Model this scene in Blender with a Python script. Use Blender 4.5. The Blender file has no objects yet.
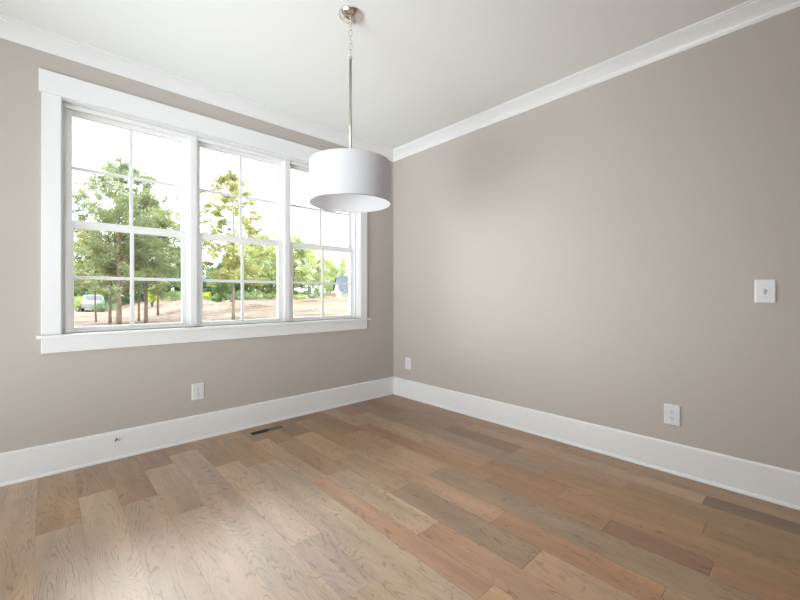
import bpy, bmesh, math, random
import numpy as np
from mathutils import Vector

S = bpy.context.scene
C = S.collection
PI = math.pi

# ------------------------------------------------------------------ camera
CX, CY, CH = -2.913, -3.260, 1.129
FPX, YAW, HOR = 382.8, 0.7465, 294.5
cam = bpy.data.cameras.new('camera')
cam.sensor_width = 36.0
cam.lens = 36.0 * FPX / 800.0
cam.shift_y = (HOR - 300.0) / 800.0
cam.clip_start = 0.05
cam.clip_end = 500
co = bpy.data.objects.new('camera', cam)
C.objects.link(co)
co.location = (CX, CY, CH)
co.rotation_euler = (PI / 2, 0, -YAW)
S.camera = co

# ------------------------------------------------------------------ world, sun, lights, exposure
SKY = 4.4
w = bpy.data.worlds.new('world')
S.world = w
w.use_nodes = True
wn = w.node_tree.nodes
wl = w.node_tree.links
wn.clear()
wo = wn.new('ShaderNodeOutputWorld')
wb = wn.new('ShaderNodeBackground')
wt = wn.new('ShaderNodeTexCoord')
wno = wn.new('ShaderNodeTexNoise')
wno.inputs['Scale'].default_value = 2.0
wno.inputs['Detail'].default_value = 4
wr = wn.new('ShaderNodeValToRGB')
wr.color_ramp.elements[0].position = 0.35
wr.color_ramp.elements[0].color = (0.86, 0.95, 1.0, 1)
wr.color_ramp.elements[1].position = 0.65
wr.color_ramp.elements[1].color = (1.0, 1.0, 0.98, 1)
wl.new(wt.outputs['Generated'], wno.inputs['Vector'])
wl.new(wno.outputs['Fac'], wr.inputs['Fac'])
wl.new(wr.outputs['Color'], wb.inputs['Color'])
wsep = wn.new('ShaderNodeSeparateXYZ')
wl.new(wt.outputs['Generated'], wsep.inputs['Vector'])
wmr = wn.new('ShaderNodeMapRange')          # overcast sky: brighter towards the zenith
wmr.inputs['From Min'].default_value = 0.35
wmr.inputs['From Max'].default_value = 1.0
wmr.inputs['To Min'].default_value = SKY
wmr.inputs['To Max'].default_value = SKY * 2.6
wl.new(wsep.outputs['Z'], wmr.inputs['Value'])
wl.new(wmr.outputs['Result'], wb.inputs['Strength'])
wl.new(wb.outputs['Background'], wo.inputs['Surface'])


def add_light(name, kind, loc, rot, energy, color=(1, 1, 1), size=None, angle=None):
    l = bpy.data.lights.new(name, kind)
    l.energy = energy
    l.color = color
    if size:
        l.shape = 'RECTANGLE'
        l.size, l.size_y = size
    if angle is not None:
        l.angle = angle
    o = bpy.data.objects.new(name, l)
    C.objects.link(o)
    o.location = loc
    o.rotation_euler = rot
    return o


# hazy high sun: a wide soft disc behind thin cloud over the yard
add_light('hazy_sun', 'SUN', (-3, 9, 12), (math.radians(60), 0, math.radians(195)), 10.0, (0.97, 0.98, 1.0), angle=math.radians(62))
# fill lamps added beyond the left edge: one sideways, one up at the ceiling
COOL = (0.900, 0.968, 0.995)
a_ = add_light('side_fill', 'AREA', (-4.84, -1.40, 1.20), (PI / 2 + 0.26, 0, -PI / 2 + 0.24), 66, COOL, size=(2.6, 2.4))
a_.data.spread = math.radians(78)
a_ = add_light('ceiling_fill', 'AREA', (-4.2, -2.1, 0.35), (PI, 0, 0), 30, COOL, size=(0.8, 0.8))
a_.data.spread = math.radians(140)
a_ = add_light('back_fill', 'AREA', (-3.95, -5.46, 1.4), (PI / 2, 0, -0.08), 17, COOL, size=(1.6, 1.9))  # fill lamp added behind the viewer; the back wall is solid
a_.data.spread = math.radians(75)

S.view_settings.view_transform = 'Standard'
S.view_settings.look = 'None'
S.view_settings.gamma = 1
S.view_settings.use_curve_mapping = False
S.view_settings.exposure = 0.0
S.cycles.max_bounces = 14
S.cycles.diffuse_bounces = 8
S.cycles.transparent_max_bounces = 24
S.cycles.use_denoising = True
S.cycles.sample_clamp_indirect = 8


# ------------------------------------------------------------------ helpers
def ray(px, py):
    x = (px - 400.0) / FPX
    s, c = math.sin(YAW), math.cos(YAW)
    return Vector((s + c * x, c - s * x, (HOR - py) / FPX))


def col_at(px, Y):
    """world X where picture column px meets the plane y = Y"""
    d = ray(px, HOR)
    return CX + d.x * (Y - CY) / d.y


def new_bm():
    return bmesh.new()


def box(bm, x0, x1, y0, y1, z0, z1):
    vs = [bm.verts.new((x, y, z)) for z in (z0, z1) for y in (y0, y1) for x in (x0, x1)]
    for f in ((0, 2, 3, 1), (4, 5, 7, 6), (0, 1, 5, 4), (2, 6, 7, 3), (0, 4, 6, 2), (1, 3, 7, 5)):
        bm.faces.new([vs[i] for i in f])
    return vs


def tube(bm, pts, rad, seg=8, cap=True, closed=False):
    pts = [Vector(p) for p in pts]
    n = len(pts)
    rad = rad if hasattr(rad, '__len__') else [rad] * n
    rings = []
    prev = None
    for i, p in enumerate(pts):
        if closed:
            t = pts[(i + 1) % n] - pts[i - 1]
        else:
            t = pts[min(i + 1, n - 1)] - pts[max(i - 1, 0)]
        t.normalize()
        if prev is None:
            a = Vector((0, 0, 1)) if abs(t.z) < 0.9 else Vector((1, 0, 0))
            u = t.cross(a).normalized()
        else:
            u = (prev - t * prev.dot(t)).normalized()
        prev = u
        v = t.cross(u)
        rings.append([bm.verts.new(p + (u * math.cos(2 * PI * k / seg) + v * math.sin(2 * PI * k / seg)) * rad[i]) for k in range(seg)])
    m = n if closed else n - 1
    for i in range(m):
        a, b = rings[i], rings[(i + 1) % n]
        for k in range(seg):
            bm.faces.new((a[k], a[(k + 1) % seg], b[(k + 1) % seg], b[k]))
    if cap and not closed:
        bm.faces.new(rings[0][::-1])
        bm.faces.new(rings[-1])


def lathe(bm, prof, seg=32, center=(0, 0, 0), axis='z', closed=False):
    cx, cy, cz = center
    rings = []
    for r, h in prof:
        ring = []
        if r < 1e-6:
            co_ = [(0, 0, h)]
        else:
            co_ = [(r * math.cos(2 * PI * k / seg), r * math.sin(2 * PI * k / seg), h) for k in range(seg)]
        for x, y, z in co_:
            if axis == 'y':
                x, y, z = x, z, y
            elif axis == 'x':
                x, y, z = z, x, y
            ring.append(bm.verts.new((cx + x, cy + y, cz + z)))
        rings.append(ring)
    m = len(rings)
    for i in range(m if closed else m - 1):
        a, b = rings[i], rings[(i + 1) % m]
        if len(a) == 1 and len(b) == 1:
            continue
        for k in range(seg):
            k2 = (k + 1) % seg
            if len(a) == 1:
                bm.faces.new((a[0], b[k2], b[k]))
            elif len(b) == 1:
                bm.faces.new((a[k], a[k2], b[0]))
            else:
                bm.faces.new((a[k], a[k2], b[k2], b[k]))


def obj(name, bm, mat, parent=None, bevel=0, smooth=False, seg=2):
    bmesh.ops.recalc_face_normals(bm, faces=bm.faces[:])
    me = bpy.data.meshes.new(name)
    bm.to_mesh(me)
    bm.free()
    for m in (mat if isinstance(mat, (list, tuple)) else [mat]):
        me.materials.append(m)
    if smooth:
        me.polygons.foreach_set('use_smooth', [True] * len(me.polygons))
    o = bpy.data.objects.new(name, me)
    C.objects.link(o)
    if parent:
        o.parent = parent
    if bevel:
        b = o.modifiers.new('bevel', 'BEVEL')
        b.width = bevel
        b.segments = seg
        b.limit_method = 'ANGLE'
        b.angle_limit = math.radians(40)
    return o


def empty(name, loc=(0, 0, 0), rz=0, parent=None):
    o = bpy.data.objects.new(name, None)
    o.empty_display_size = 0.05
    C.objects.link(o)
    o.location = loc
    o.rotation_euler = (0, 0, rz)
    if parent:
        o.parent = parent
    return o


def tag(o, label=None, cat=None, group=None, kind=None):
    if label:
        o['label'] = label
    if cat:
        o['category'] = cat
    if group:
        o['group'] = group
    if kind:
        o['kind'] = kind
    return o


def struct(o, label, cat):
    return tag(o, label, cat, kind='structure')


def copy_tree(o, parent=None):
    c = o.copy()
    C.objects.link(c)
    if parent:
        c.parent = parent
    for ch in list(o.children):
        copy_tree(ch, c)
    return c


# ------------------------------------------------------------------ materials
def principled(name, col=(0.8, 0.8, 0.8), rough=0.5, metal=0.0, spec=0.5):
    m = bpy.data.materials.new(name)
    m.use_nodes = True
    b = m.node_tree.nodes['Principled BSDF']
    b.inputs['Base Color'].default_value = (*col, 1)
    b.inputs['Roughness'].default_value = rough
    b.inputs['Metallic'].default_value = metal
    b.inputs['Specular IOR Level'].default_value = spec
    return m


def mottled(name, c1, c2, scale=4.0, rough=0.6, bump=0.0, bscale=200, spec=0.3, detail=4):
    m = principled(name, c1, rough, 0, spec)
    nt = m.node_tree
    N, L = nt.nodes, nt.links
    b = N['Principled BSDF']
    tc = N.new('ShaderNodeTexCoord')
    no = N.new('ShaderNodeTexNoise')
    no.inputs['Scale'].default_value = scale
    no.inputs['Detail'].default_value = detail
    L.new(tc.outputs['Object'], no.inputs['Vector'])
    r = N.new('ShaderNodeValToRGB')
    r.color_ramp.elements[0].position = 0.32
    r.color_ramp.elements[0].color = (*c1, 1)
    r.color_ramp.elements[1].position = 0.68
    r.color_ramp.elements[1].color = (*c2, 1)
    L.new(no.outputs['Fac'], r.inputs['Fac'])
    L.new(r.outputs['Color'], b.inputs['Base Color'])
    if bump:
        n2 = N.new('ShaderNodeTexNoise')
        n2.inputs['Scale'].default_value = bscale
        L.new(tc.outputs['Object'], n2.inputs['Vector'])
        bp = N.new('ShaderNodeBump')
        bp.inputs['Strength'].default_value = bump
        bp.inputs['Distance'].default_value = 0.002
        L.new(n2.outputs['Fac'], bp.inputs['Height'])
        L.new(bp.outputs['Normal'], b.inputs['Normal'])
    return m


M = {}
M['wall'] = mottled('greige_wall_paint', (0.490, 0.448, 0.412), (0.502, 0.460, 0.424), 1.2, 0.55, 0.12, 260, 0.3)
M['ceiling'] = mottled('ceiling_paint', (0.855, 0.872, 0.872), (0.868, 0.885, 0.885), 1.0, 0.8, 0.08, 200, 0.2)
M['trim'] = mottled('white_trim_paint', (0.80, 0.808, 0.82), (0.815, 0.823, 0.835), 1.5, 0.32, 0.0, 100, 0.5)
M['vinyl'] = mottled('white_window_vinyl', (0.86, 0.865, 0.865), (0.88, 0.88, 0.88), 2.0, 0.35, 0.0, 100, 0.5)
M['muntin'] = mottled('window_muntin_vinyl', (0.78, 0.79, 0.80), (0.80, 0.81, 0.82), 2.0, 0.4, 0.0, 100, 0.4)
M['plastic'] = mottled('white_plate_plastic', (0.72, 0.72, 0.74), (0.74, 0.74, 0.76), 20, 0.3, 0.0, 100, 0.5)
M['dark'] = mottled('dark_slot', (0.02, 0.02, 0.02), (0.03, 0.03, 0.03), 20, 0.6)
M['screw'] = principled('screw_metal', (0.6, 0.6, 0.6), 0.3, 1)
M['nickel'] = principled('polished_nickel', (0.80, 0.77, 0.73), 0.16, 1)
M['satin'] = principled('satin_nickel_rod', (0.52, 0.49, 0.44), 0.34, 1)
M['bulb'] = principled('frosted_bulb_glass', (0.85, 0.85, 0.83), 0.35)
bb_ = M['bulb'].node_tree.nodes['Principled BSDF']      # the lamp is switched on, dimmed
bb_.inputs['Emission Color'].default_value = (1.0, 0.93, 0.86, 1)
bb_.inputs['Emission Strength'].default_value = 6.0
M['brass'] = principled('bulb_cap_metal', (0.7, 0.6, 0.4), 0.3, 1)
M['register'] = mottled('tan_register_metal', (0.36, 0.25, 0.16), (0.40, 0.28, 0.19), 9, 0.45)
M['damper'] = mottled('damper_plate', (0.20, 0.15, 0.10), (0.24, 0.18, 0.13), 9, 0.5)
M['slat'] = mottled('dark_bronze_slats', (0.035, 0.026, 0.020), (0.05, 0.04, 0.03), 9, 0.6)
M['duct'] = principled('duct_dark', (0.012, 0.010, 0.008), 0.9)


def make_glass():
    m = bpy.data.materials.new('window_glass')
    m.use_nodes = True
    N, L = m.node_tree.nodes, m.node_tree.links
    N.clear()
    o = N.new('ShaderNodeOutputMaterial')
    mx = N.new('ShaderNodeMixShader')
    tr = N.new('ShaderNodeBsdfTransparent')
    tr.inputs['Color'].default_value = (0.95, 0.97, 0.96, 1)
    gl = N.new('ShaderNodeBsdfGlossy')
    gl.inputs['Roughness'].default_value = 0.0
    fr = N.new('ShaderNodeFresnel')
    fr.inputs['IOR'].default_value = 1.45
    L.new(fr.outputs['Fac'], mx.inputs['Fac'])
    L.new(tr.outputs['BSDF'], mx.inputs[1])
    L.new(gl.outputs['BSDF'], mx.inputs[2])
    L.new(mx.outputs['Shader'], o.inputs['Surface'])
    return m


M['glass'] = make_glass()


def make_fabric():
    m = bpy.data.materials.new('white_shade_fabric')
    m.use_nodes = True
    N, L = m.node_tree.nodes, m.node_tree.links
    N.clear()
    o = N.new('ShaderNodeOutputMaterial')
    tc = N.new('ShaderNodeTexCoord')
    wv = N.new('ShaderNodeTexNoise')
    wv.inputs['Scale'].default_value = 350
    mp = N.new('ShaderNodeMapping')
    mp.inputs['Scale'].default_value = (1, 1, 0.12)
    L.new(tc.outputs['Object'], mp.inputs['Vector'])
    L.new(mp.outputs['Vector'], wv.inputs['Vector'])
    r = N.new('ShaderNodeValToRGB')
    r.color_ramp.elements[0].color = (0.68, 0.68, 0.705, 1)
    r.color_ramp.elements[1].color = (0.72, 0.72, 0.745, 1)
    L.new(wv.outputs['Fac'], r.inputs['Fac'])
    d = N.new('ShaderNodeBsdfDiffuse')
    t = N.new('ShaderNodeBsdfTranslucent')
    L.new(r.outputs['Color'], d.inputs['Color'])
    L.new(r.outputs['Color'], t.inputs['Color'])
    mx = N.new('ShaderNodeMixShader')
    mx.inputs['Fac'].default_value = 0.30
    L.new(d.outputs['BSDF'], mx.inputs[1])
    L.new(t.outputs['BSDF'], mx.inputs[2])
    L.new(mx.outputs['Shader'], o.inputs['Surface'])
    return m


M['fabric'] = make_fabric()


def leaf_mat(name, c1, c2, trans=0.35, scale=0.9):
    m = bpy.data.materials.new(name)
    m.use_nodes = True
    N, L = m.node_tree.nodes, m.node_tree.links
    N.clear()
    o = N.new('ShaderNodeOutputMaterial')
    tc = N.new('ShaderNodeTexCoord')
    no = N.new('ShaderNodeTexNoise')
    no.inputs['Scale'].default_value = scale
    no.inputs['Detail'].default_value = 5
    L.new(tc.outputs['Object'], no.inputs['Vector'])
    r = N.new('ShaderNodeValToRGB')
    r.color_ramp.elements[0].position = 0.35
    r.color_ramp.elements[0].color = (*c1, 1)
    r.color_ramp.elements[1].position = 0.65
    r.color_ramp.elements[1].color = (*c2, 1)
    L.new(no.outputs['Fac'], r.inputs['Fac'])
    d = N.new('ShaderNodeBsdfDiffuse')
    t = N.new('ShaderNodeBsdfTranslucent')
    L.new(r.outputs['Color'], d.inputs['Color'])
    L.new(r.outputs['Color'], t.inputs['Color'])
    mx = N.new('ShaderNodeMixShader')
    mx.inputs['Fac'].default_value = trans
    L.new(d.outputs['BSDF'], mx.inputs[1])
    L.new(t.outputs['BSDF'], mx.inputs[2])
    L.new(mx.outputs['Shader'], o.inputs['Surface'])
    return m


M['pine'] = leaf_mat('pine_needles', (0.175, 0.215, 0.105), (0.340, 0.370, 0.210))
M['pine_olive'] = leaf_mat('olive_pine_needles', (0.220, 0.235, 0.080), (0.420, 0.410, 0.170))
M['cedar'] = leaf_mat('dark_cedar_foliage', (0.080, 0.120, 0.045), (0.160, 0.210, 0.075))
M['leaf_a'] = leaf_mat('mid_green_leaves', (0.150, 0.220, 0.085), (0.270, 0.340, 0.140))
M['leaf_b'] = leaf_mat('spring_green_leaves', (0.290, 0.350, 0.130), (0.480, 0.530, 0.240))
M['leaf_c'] = leaf_mat('blue_green_leaves', (0.120, 0.190, 0.110), (0.210, 0.300, 0.165))
M['leaf_y'] = leaf_mat('lime_leaves', (0.300, 0.380, 0.050), (0.450, 0.500, 0.100))
M['bark'] = mottled('pine_bark', (0.130, 0.095, 0.075), (0.260, 0.195, 0.155), 7, 0.9, 0.3, 30)
M['bark_grey'] = mottled('grey_bark', (0.085, 0.070, 0.060), (0.160, 0.135, 0.115), 6, 0.9, 0.3, 30)


def make_floor_mat():
    m = principled('hickory_planks', (0.4, 0.3, 0.2), 0.4, 0, 0.7)
    N, L = m.node_tree.nodes, m.node_tree.links
    b = N['Principled BSDF']
    tc = N.new('ShaderNodeTexCoord')
    at = N.new('ShaderNodeAttribute')
    at.attribute_name = 'plank_color'
    rn = N.new('ShaderNodeAttribute')
    rn.attribute_name = 'plank_seed'
    # offset the grain per plank
    sc = N.new('ShaderNodeVectorMath')
    sc.operation = 'SCALE'
    sc.inputs['Scale'].default_value = 37.0
    L.new(rn.outputs['Color'], sc.inputs[0])
    ad = N.new('ShaderNodeVectorMath')
    ad.operation = 'ADD'
    L.new(tc.outputs['Object'], ad.inputs[0])
    L.new(sc.outputs['Vector'], ad.inputs[1])

    def noise(scale_vec, scale, detail=3, rough=0.5, dist=0.0):
        mp = N.new('ShaderNodeMapping')
        mp.inputs['Scale'].default_value = scale_vec
        L.new(ad.outputs['Vector'], mp.inputs['Vector'])
        n = N.new('ShaderNodeTexNoise')
        n.inputs['Scale'].default_value = scale
        n.inputs['Detail'].default_value = detail
        n.inputs['Roughness'].default_value = rough
        n.inputs['Distortion'].default_value = dist
        L.new(mp.outputs['Vector'], n.inputs['Vector'])
        return n

    def math_(op, a, bb, clamp=False):
        n = N.new('ShaderNodeMath')
        n.operation = op
        n.use_clamp = clamp
        for i, v in enumerate((a, bb)):
            if v is None:
                continue
            if isinstance(v, (int, float)):
                n.inputs[i].default_value = v
            else:
                L.new(v, n.inputs[i])
        return n.outputs[0]

    # cathedral figure: contour lines of a stretched noise field
    field = noise((1.0, 0.15, 1.0), 5.5, 2.0, 0.42, 0.35)
    wob = noise((1.0, 0.5, 1.0), 55.0, 3.0, 0.6)
    f = math_('MULTIPLY', field.outputs['Fac'], 42.0)
    f = math_('ADD', f, math_('MULTIPLY', wob.outputs['Fac'], 1.1))
    fr = math_('FRACT', f, None)
    tri = math_('ABSOLUTE', math_('SUBTRACT', fr, 0.5), None)      # 0 on a ring line
    rampl = N.new('ShaderNodeValToRGB')
    rampl.color_ramp.elements[0].position = 0.0
    rampl.color_ramp.elements[0].color = (1, 1, 1, 1)
    rampl.color_ramp.elements[1].position = 0.17
    rampl.color_ramp.elements[1].color = (0, 0, 0, 1)
    L.new(tri, rampl.inputs['Fac'])
    # break the lines up into dashes
    brk = noise((1.0, 0.35, 1.0), 26.0, 3.0, 0.6)
    br = N.new('ShaderNodeValToRGB')
    br.color_ramp.elements[0].position = 0.40
    br.color_ramp.elements[1].position = 0.60
    L.new(brk.outputs['Fac'], br.inputs['Fac'])
    line = math_('MULTIPLY', rampl.outputs['Color'], br.outputs['Color'])
    # fine pores along the board
    pore = noise((1.0, 0.05, 1.0), 210.0, 2.0, 0.6)
    pr = N.new('ShaderNodeValToRGB')
    pr.color_ramp.elements[0].position = 0.56
    pr.color_ramp.elements[1].position = 0.74
    L.new(pore.outputs['Fac'], pr.inputs['Fac'])
    # broad streaks of tone
    streak = noise((1.0, 0.12, 1.0), 14.0, 4.0, 0.55)
    st = N.new('ShaderNodeValToRGB')
    st.color_ramp.elements[0].position = 0.30
    st.color_ramp.elements[0].color = (0.82, 0.81, 0.80, 1)
    st.color_ramp.elements[1].position = 0.70
    st.color_ramp.elements[1].color = (1.12, 1.12, 1.12, 1)
    L.new(streak.outputs['Fac'], st.inputs['Fac'])
    blot = noise((1.0, 0.4, 1.0), 4.0, 3.0, 0.5)
    bl = N.new('ShaderNodeValToRGB')
    bl.color_ramp.elements[0].position = 0.3
    bl.color_ramp.elements[0].color = (0.90, 0.92, 0.96, 1)
    bl.color_ramp.elements[1].position = 0.7
    bl.color_ramp.elements[1].color = (1.06, 1.02, 0.96, 1)
    L.new(blot.outputs['Fac'], bl.inputs['Fac'])

    def mix(kind, a, bb, fac):
        n = N.new('ShaderNodeMix')
        n.data_type = 'RGBA'
        n.blend_type = kind
        if isinstance(fac, (int, float)):
            n.inputs['Factor'].default_value = fac
        else:
            L.new(fac, n.inputs['Factor'])
        for key, v in (('A', a), ('B', bb)):
            sock = [s for s in n.inputs if s.name == key and s.type == 'RGBA'][0]
            if isinstance(v, tuple):
                sock.default_value = v
            else:
                L.new(v, sock)
        return [s for s in n.outputs if s.type == 'RGBA'][0]

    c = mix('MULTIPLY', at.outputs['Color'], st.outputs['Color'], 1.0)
    c = mix('MULTIPLY', c, bl.outputs['Color'], 1.0)
    c = mix('MULTIPLY', c, (0.50, 0.45, 0.42, 1), math_('MULTIPLY', line, 0.85))
    c = mix('MULTIPLY', c, (0.62, 0.56, 0.52, 1), math_('MULTIPLY', pr.outputs['Color'], 0.45))
    # sparse knots
    kn = N.new('ShaderNodeTexVoronoi')
    kn.inputs['Scale'].default_value = 2.3
    L.new(ad.outputs['Vector'], kn.inputs['Vector'])
    kr = N.new('ShaderNodeValToRGB')
    kr.color_ramp.elements[0].position = 0.012
    kr.color_ramp.elements[0].color = (1, 1, 1, 1)
    kr.color_ramp.elements[1].position = 0.035
    kr.color_ramp.elements[1].color = (0, 0, 0, 1)
    L.new(kn.outputs['Distance'], kr.inputs['Fac'])
    c = mix('MULTIPLY', c, (0.30, 0.22, 0.18, 1), math_('MULTIPLY', kr.outputs['Color'], 0.9))
    L.new(c, b.inputs['Base Color'])
    rr = N.new('ShaderNodeMapRange')
    rr.inputs['To Min'].default_value = 0.30
    rr.inputs['To Max'].default_value = 0.42
    L.new(streak.outputs['Fac'], rr.inputs['Value'])
    L.new(rr.outputs['Result'], b.inputs['Roughness'])
    bump = N.new('ShaderNodeBump')
    bump.inputs['Strength'].default_value = 0.25
    bump.inputs['Distance'].default_value = 0.002
    hs = math_('SUBTRACT', streak.outputs['Fac'], math_('MULTIPLY', line, 0.3))
    L.new(hs, bump.inputs['Height'])
    L.new(bump.outputs['Normal'], b.inputs['Normal'])
    return m


M['floor'] = make_floor_mat()
M['gap'] = principled('plank_gap', (0.10, 0.07, 0.05), 0.9)

# ------------------------------------------------------------------ room shell
H = 2.74
XL, YB = -4.9, -5.5           # left and back extents of the room
WT = 0.16                     # wall thickness
OX0, OX1, OZ0, OZ1 = -2.842, -0.482, 0.877, 2.384     # rough opening of the triple window


def wall_with_opening(name, axis, a0, a1, pos, thick, o0, o1, z0, z1):
    bm = new_bm()

    def piece(u0, u1, w0, w1):
        p0, p1 = sorted((pos, pos + thick))
        if axis == 'x':
            box(bm, u0, u1, p0, p1, w0, w1)
        else:
            box(bm, p0, p1, u0, u1, w0, w1)
    piece(a0, o0, -0.0, H)
    piece(o1, a1, -0.0, H)
    piece(o0, o1, -0.0, z0)
    piece(o0, o1, z1, H)
    return obj(name, bm, M['wall'])


o = wall_with_opening('wall_left', 'x', XL, 0.0, 0.0, WT, OX0, OX1, OZ0, OZ1)
struct(o, 'greige painted wall around the white triple window', 'wall')
bm = new_bm()
box(bm, 0, 0.14, YB, WT, 0, H)
struct(obj('wall_right', bm, M['wall']), 'plain greige painted wall with the light switch', 'wall')
bm = new_bm()
box(bm, XL, 0.0, YB - WT, YB, 0, H)
struct(obj('wall_back', bm, M['wall']), 'greige painted wall behind the viewer', 'wall')
bm = new_bm()
box(bm, XL - WT, XL, YB, WT, 0, H)
struct(obj('wall_side', bm, M['wall']), 'greige painted wall left of the viewer', 'wall')
bm = new_bm()
box(bm, XL - WT, 0.14, YB - WT, WT, H, H + 0.12)
struct(obj('ceiling', bm, M['ceiling']), 'smooth white painted ceiling', 'ceiling')

# floor: one mesh, real planks that run towards the window wall
P = {'tan': (0.36, 0.235, 0.150), 'ytan': (0.33, 0.215, 0.125), 'light': (0.45, 0.335, 0.250), 'white': (0.52, 0.425, 0.350),
     'grey': (0.31, 0.245, 0.195), 'pink': (0.42, 0.290, 0.220), 'red': (0.22, 0.125, 0.090), 'dark': (0.120, 0.070, 0.048),
     'orange': (0.36, 0.215, 0.135), 'brown': (0.25, 0.155, 0.098), 'rose': (0.43, 0.265, 0.190), 'gold': (0.43, 0.300, 0.180)}
edges = [-0.002, -0.190, -0.320, -0.480, -0.645, -0.832, -0.963, -1.155, -1.300, -1.475, -1.632, -1.745, -1.955, -2.105, -2.285, -2.450,
         -2.617, -2.780, -2.948, -3.110, -3.290, -3.440, -3.620, -3.760, -3.950, -4.120, -4.300, -4.450, -4.640, -4.80, -4.898]
spec = {
    0: [(-0.9, 'tan'), (-2.0, 'tan'), (-3.4, 'tan')],
    1: [(-0.6, 'pink'), (-1.25, 'tan'), (-2.10, 'pink'), (-2.85, 'light'), (-4.1, 'dark')],
    2: [(-0.55, 'brown'), (-1.15, 'tan'), (-1.80, 'brown'), (-2.505, 'tan'), (-3.7, 'ytan')],
    3: [(-0.75, 'grey'), (-1.05, 'tan'), (-2.10, 'grey'), (-2.901, 'ytan'), (-3.9, 'ytan')],
    4: [(-0.35, 'tan'), (-1.20, 'light'), (-1.77, 'pink'), (-2.28, 'orange'), (-4.0, 'ytan')],
    5: [(-0.60, 'light'), (-1.34, 'orange'), (-1.90, 'tan'), (-2.571, 'orange'), (-2.974, 'red'), (-4.0, 'orange')],
    6: [(-0.70, 'tan'), (-1.15, 'pink'), (-1.62, 'light'), (-3.3, 'grey'), (-4.0, 'tan')],
    7: [(-0.15, 'brown'), (-0.9, 'tan'), (-1.50, 'light'), (-2.176, 'pink'), (-2.874, 'orange'), (-4.0, 'pink')],
    8: [(-0.45, 'brown'), (-1.05, 'light'), (-1.625, 'light'), (-2.445, 'grey'), (-4.1, 'light')],
    9: [(-0.5, 'tan'), (-1.20, 'light'), (-1.995, 'white'), (-3.3, 'pink')],
    10: [(-0.35, 'tan'), (-1.210, 'light'), (-2.415, 'rose'), (-3.6, 'gold')],
    11: [(-0.75, 'tan'), (-1.35, 'light'), (-2.6, 'white'), (-3.8, 'white')],
    12: [(-0.6, 'tan'), (-1.672, 'white'), (-2.081, 'white'), (-3.6, 'light')],
    13: [(-0.2, 'tan'), (-1.25, 'light'), (-2.4, 'white'), (-3.5, 'light')],
    14: [(-0.35, 'brown'), (-1.05, 'tan'), (-2.25, 'light'), (-3.5, 'white')],
    15: [(-0.75, 'tan'), (-1.459, 'tan'), (-2.6, 'pink'), (-3.7, 'light')],
    16: [(-0.49, 'ytan'), (-1.9, 'white'), (-3.0, 'light')],
    17: [(-0.793, 'gold'), (-2.2, 'white'), (-3.4, 'light')],
    18: [(-1.4, 'gold'), (-2.5, 'light')],
}
rng = random.Random(5)
fm_v, fm_f, fm_c, fm_s = [], [], [], []
G = 0.0006
keys = list(P)
for r in range(len(edges) - 1):
    G = 0.0006 if edges[r] > -1.8 else 0.0003
    x1, x0 = edges[r] - G, edges[r + 1] + G
    joints = list(spec.get(r, []))
    y = joints[-1][0] if joints else -rng.uniform(0.3, 1.2)
    if not joints:
        joints = [(y, rng.choice(keys))]
    while y > YB:
        y -= rng.uniform(0.5, 1.5)
        joints.append((max(y, YB), rng.choice(('tan', 'light', 'pink', 'grey', 'ytan', 'orange', 'brown', 'gold'))))
    yt = 0.0
    for yj, cn in joints:
        a, b_ = yt - G, yj + G
        if x1 < -1.8:
            a, b_ = yt - 0.0003, yj + 0.0003
        yt = yj
        if a - b_ < 0.01:
            continue
        i = len(fm_v)
        fm_v += [(x0, b_, 0), (x1, b_, 0), (x1, a, 0), (x0, a, 0)]
        fm_f.append((i, i + 1, i + 2, i + 3))
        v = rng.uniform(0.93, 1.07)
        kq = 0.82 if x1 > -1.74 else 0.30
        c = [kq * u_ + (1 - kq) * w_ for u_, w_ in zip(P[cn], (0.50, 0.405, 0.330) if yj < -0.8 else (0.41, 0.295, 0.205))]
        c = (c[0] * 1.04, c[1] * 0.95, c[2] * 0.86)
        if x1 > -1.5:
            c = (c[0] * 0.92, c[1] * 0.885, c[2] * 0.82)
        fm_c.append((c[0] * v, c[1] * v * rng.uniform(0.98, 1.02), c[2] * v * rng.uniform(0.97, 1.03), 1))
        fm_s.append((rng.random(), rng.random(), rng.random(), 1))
# each plank gets depth: gap walls and a dark subfloor
nplank = len(fm_f)
verts, faces = [], []
for k in range(nplank):
    q = fm_v[4 * k:4 * k + 4]
    i = len(verts)
    verts += q + [(p[0], p[1], -0.004) for p in q]
    faces += [(i, i + 1, i + 2, i + 3)] + [(i + (j + 1) % 4, i + j, i + 4 + j, i + 4 + (j + 1) % 4) for j in range(4)]
i = len(verts)
verts += [(XL - WT, YB - WT, -0.004), (0.14, YB - WT, -0.004), (0.14, WT, -0.004), (XL - WT, WT, -0.004)]
verts += [(v_[0], v_[1], -0.15) for v_ in verts[i:i + 4]]
faces += [(i, i + 1, i + 2, i + 3), (i + 7, i + 6, i + 5, i + 4)] + [(i + (j + 1) % 4, i + j, i + 4 + j, i + 4 + (j + 1) % 4) for j in range(4)]
me = bpy.data.meshes.new('floor')
me.from_pydata(verts, [], faces)
me.materials.append(M['floor'])
me.materials.append(M['gap'])
ca = me.color_attributes.new('plank_color', 'FLOAT_COLOR', 'CORNER')
cs = me.color_attributes.new('plank_seed', 'FLOAT_COLOR', 'CORNER')
for pi, p in enumerate(me.polygons):
    k = pi // 5
    if k >= nplank:
        p.material_index = 1
        continue
    for li in p.loop_indices:
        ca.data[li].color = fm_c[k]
        cs.data[li].color = fm_s[k]
fo = bpy.data.objects.new('floor', me)
C.objects.link(fo)
struct(fo, 'hickory plank floor in mixed tan, grey and red-brown boards', 'floor')


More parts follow.
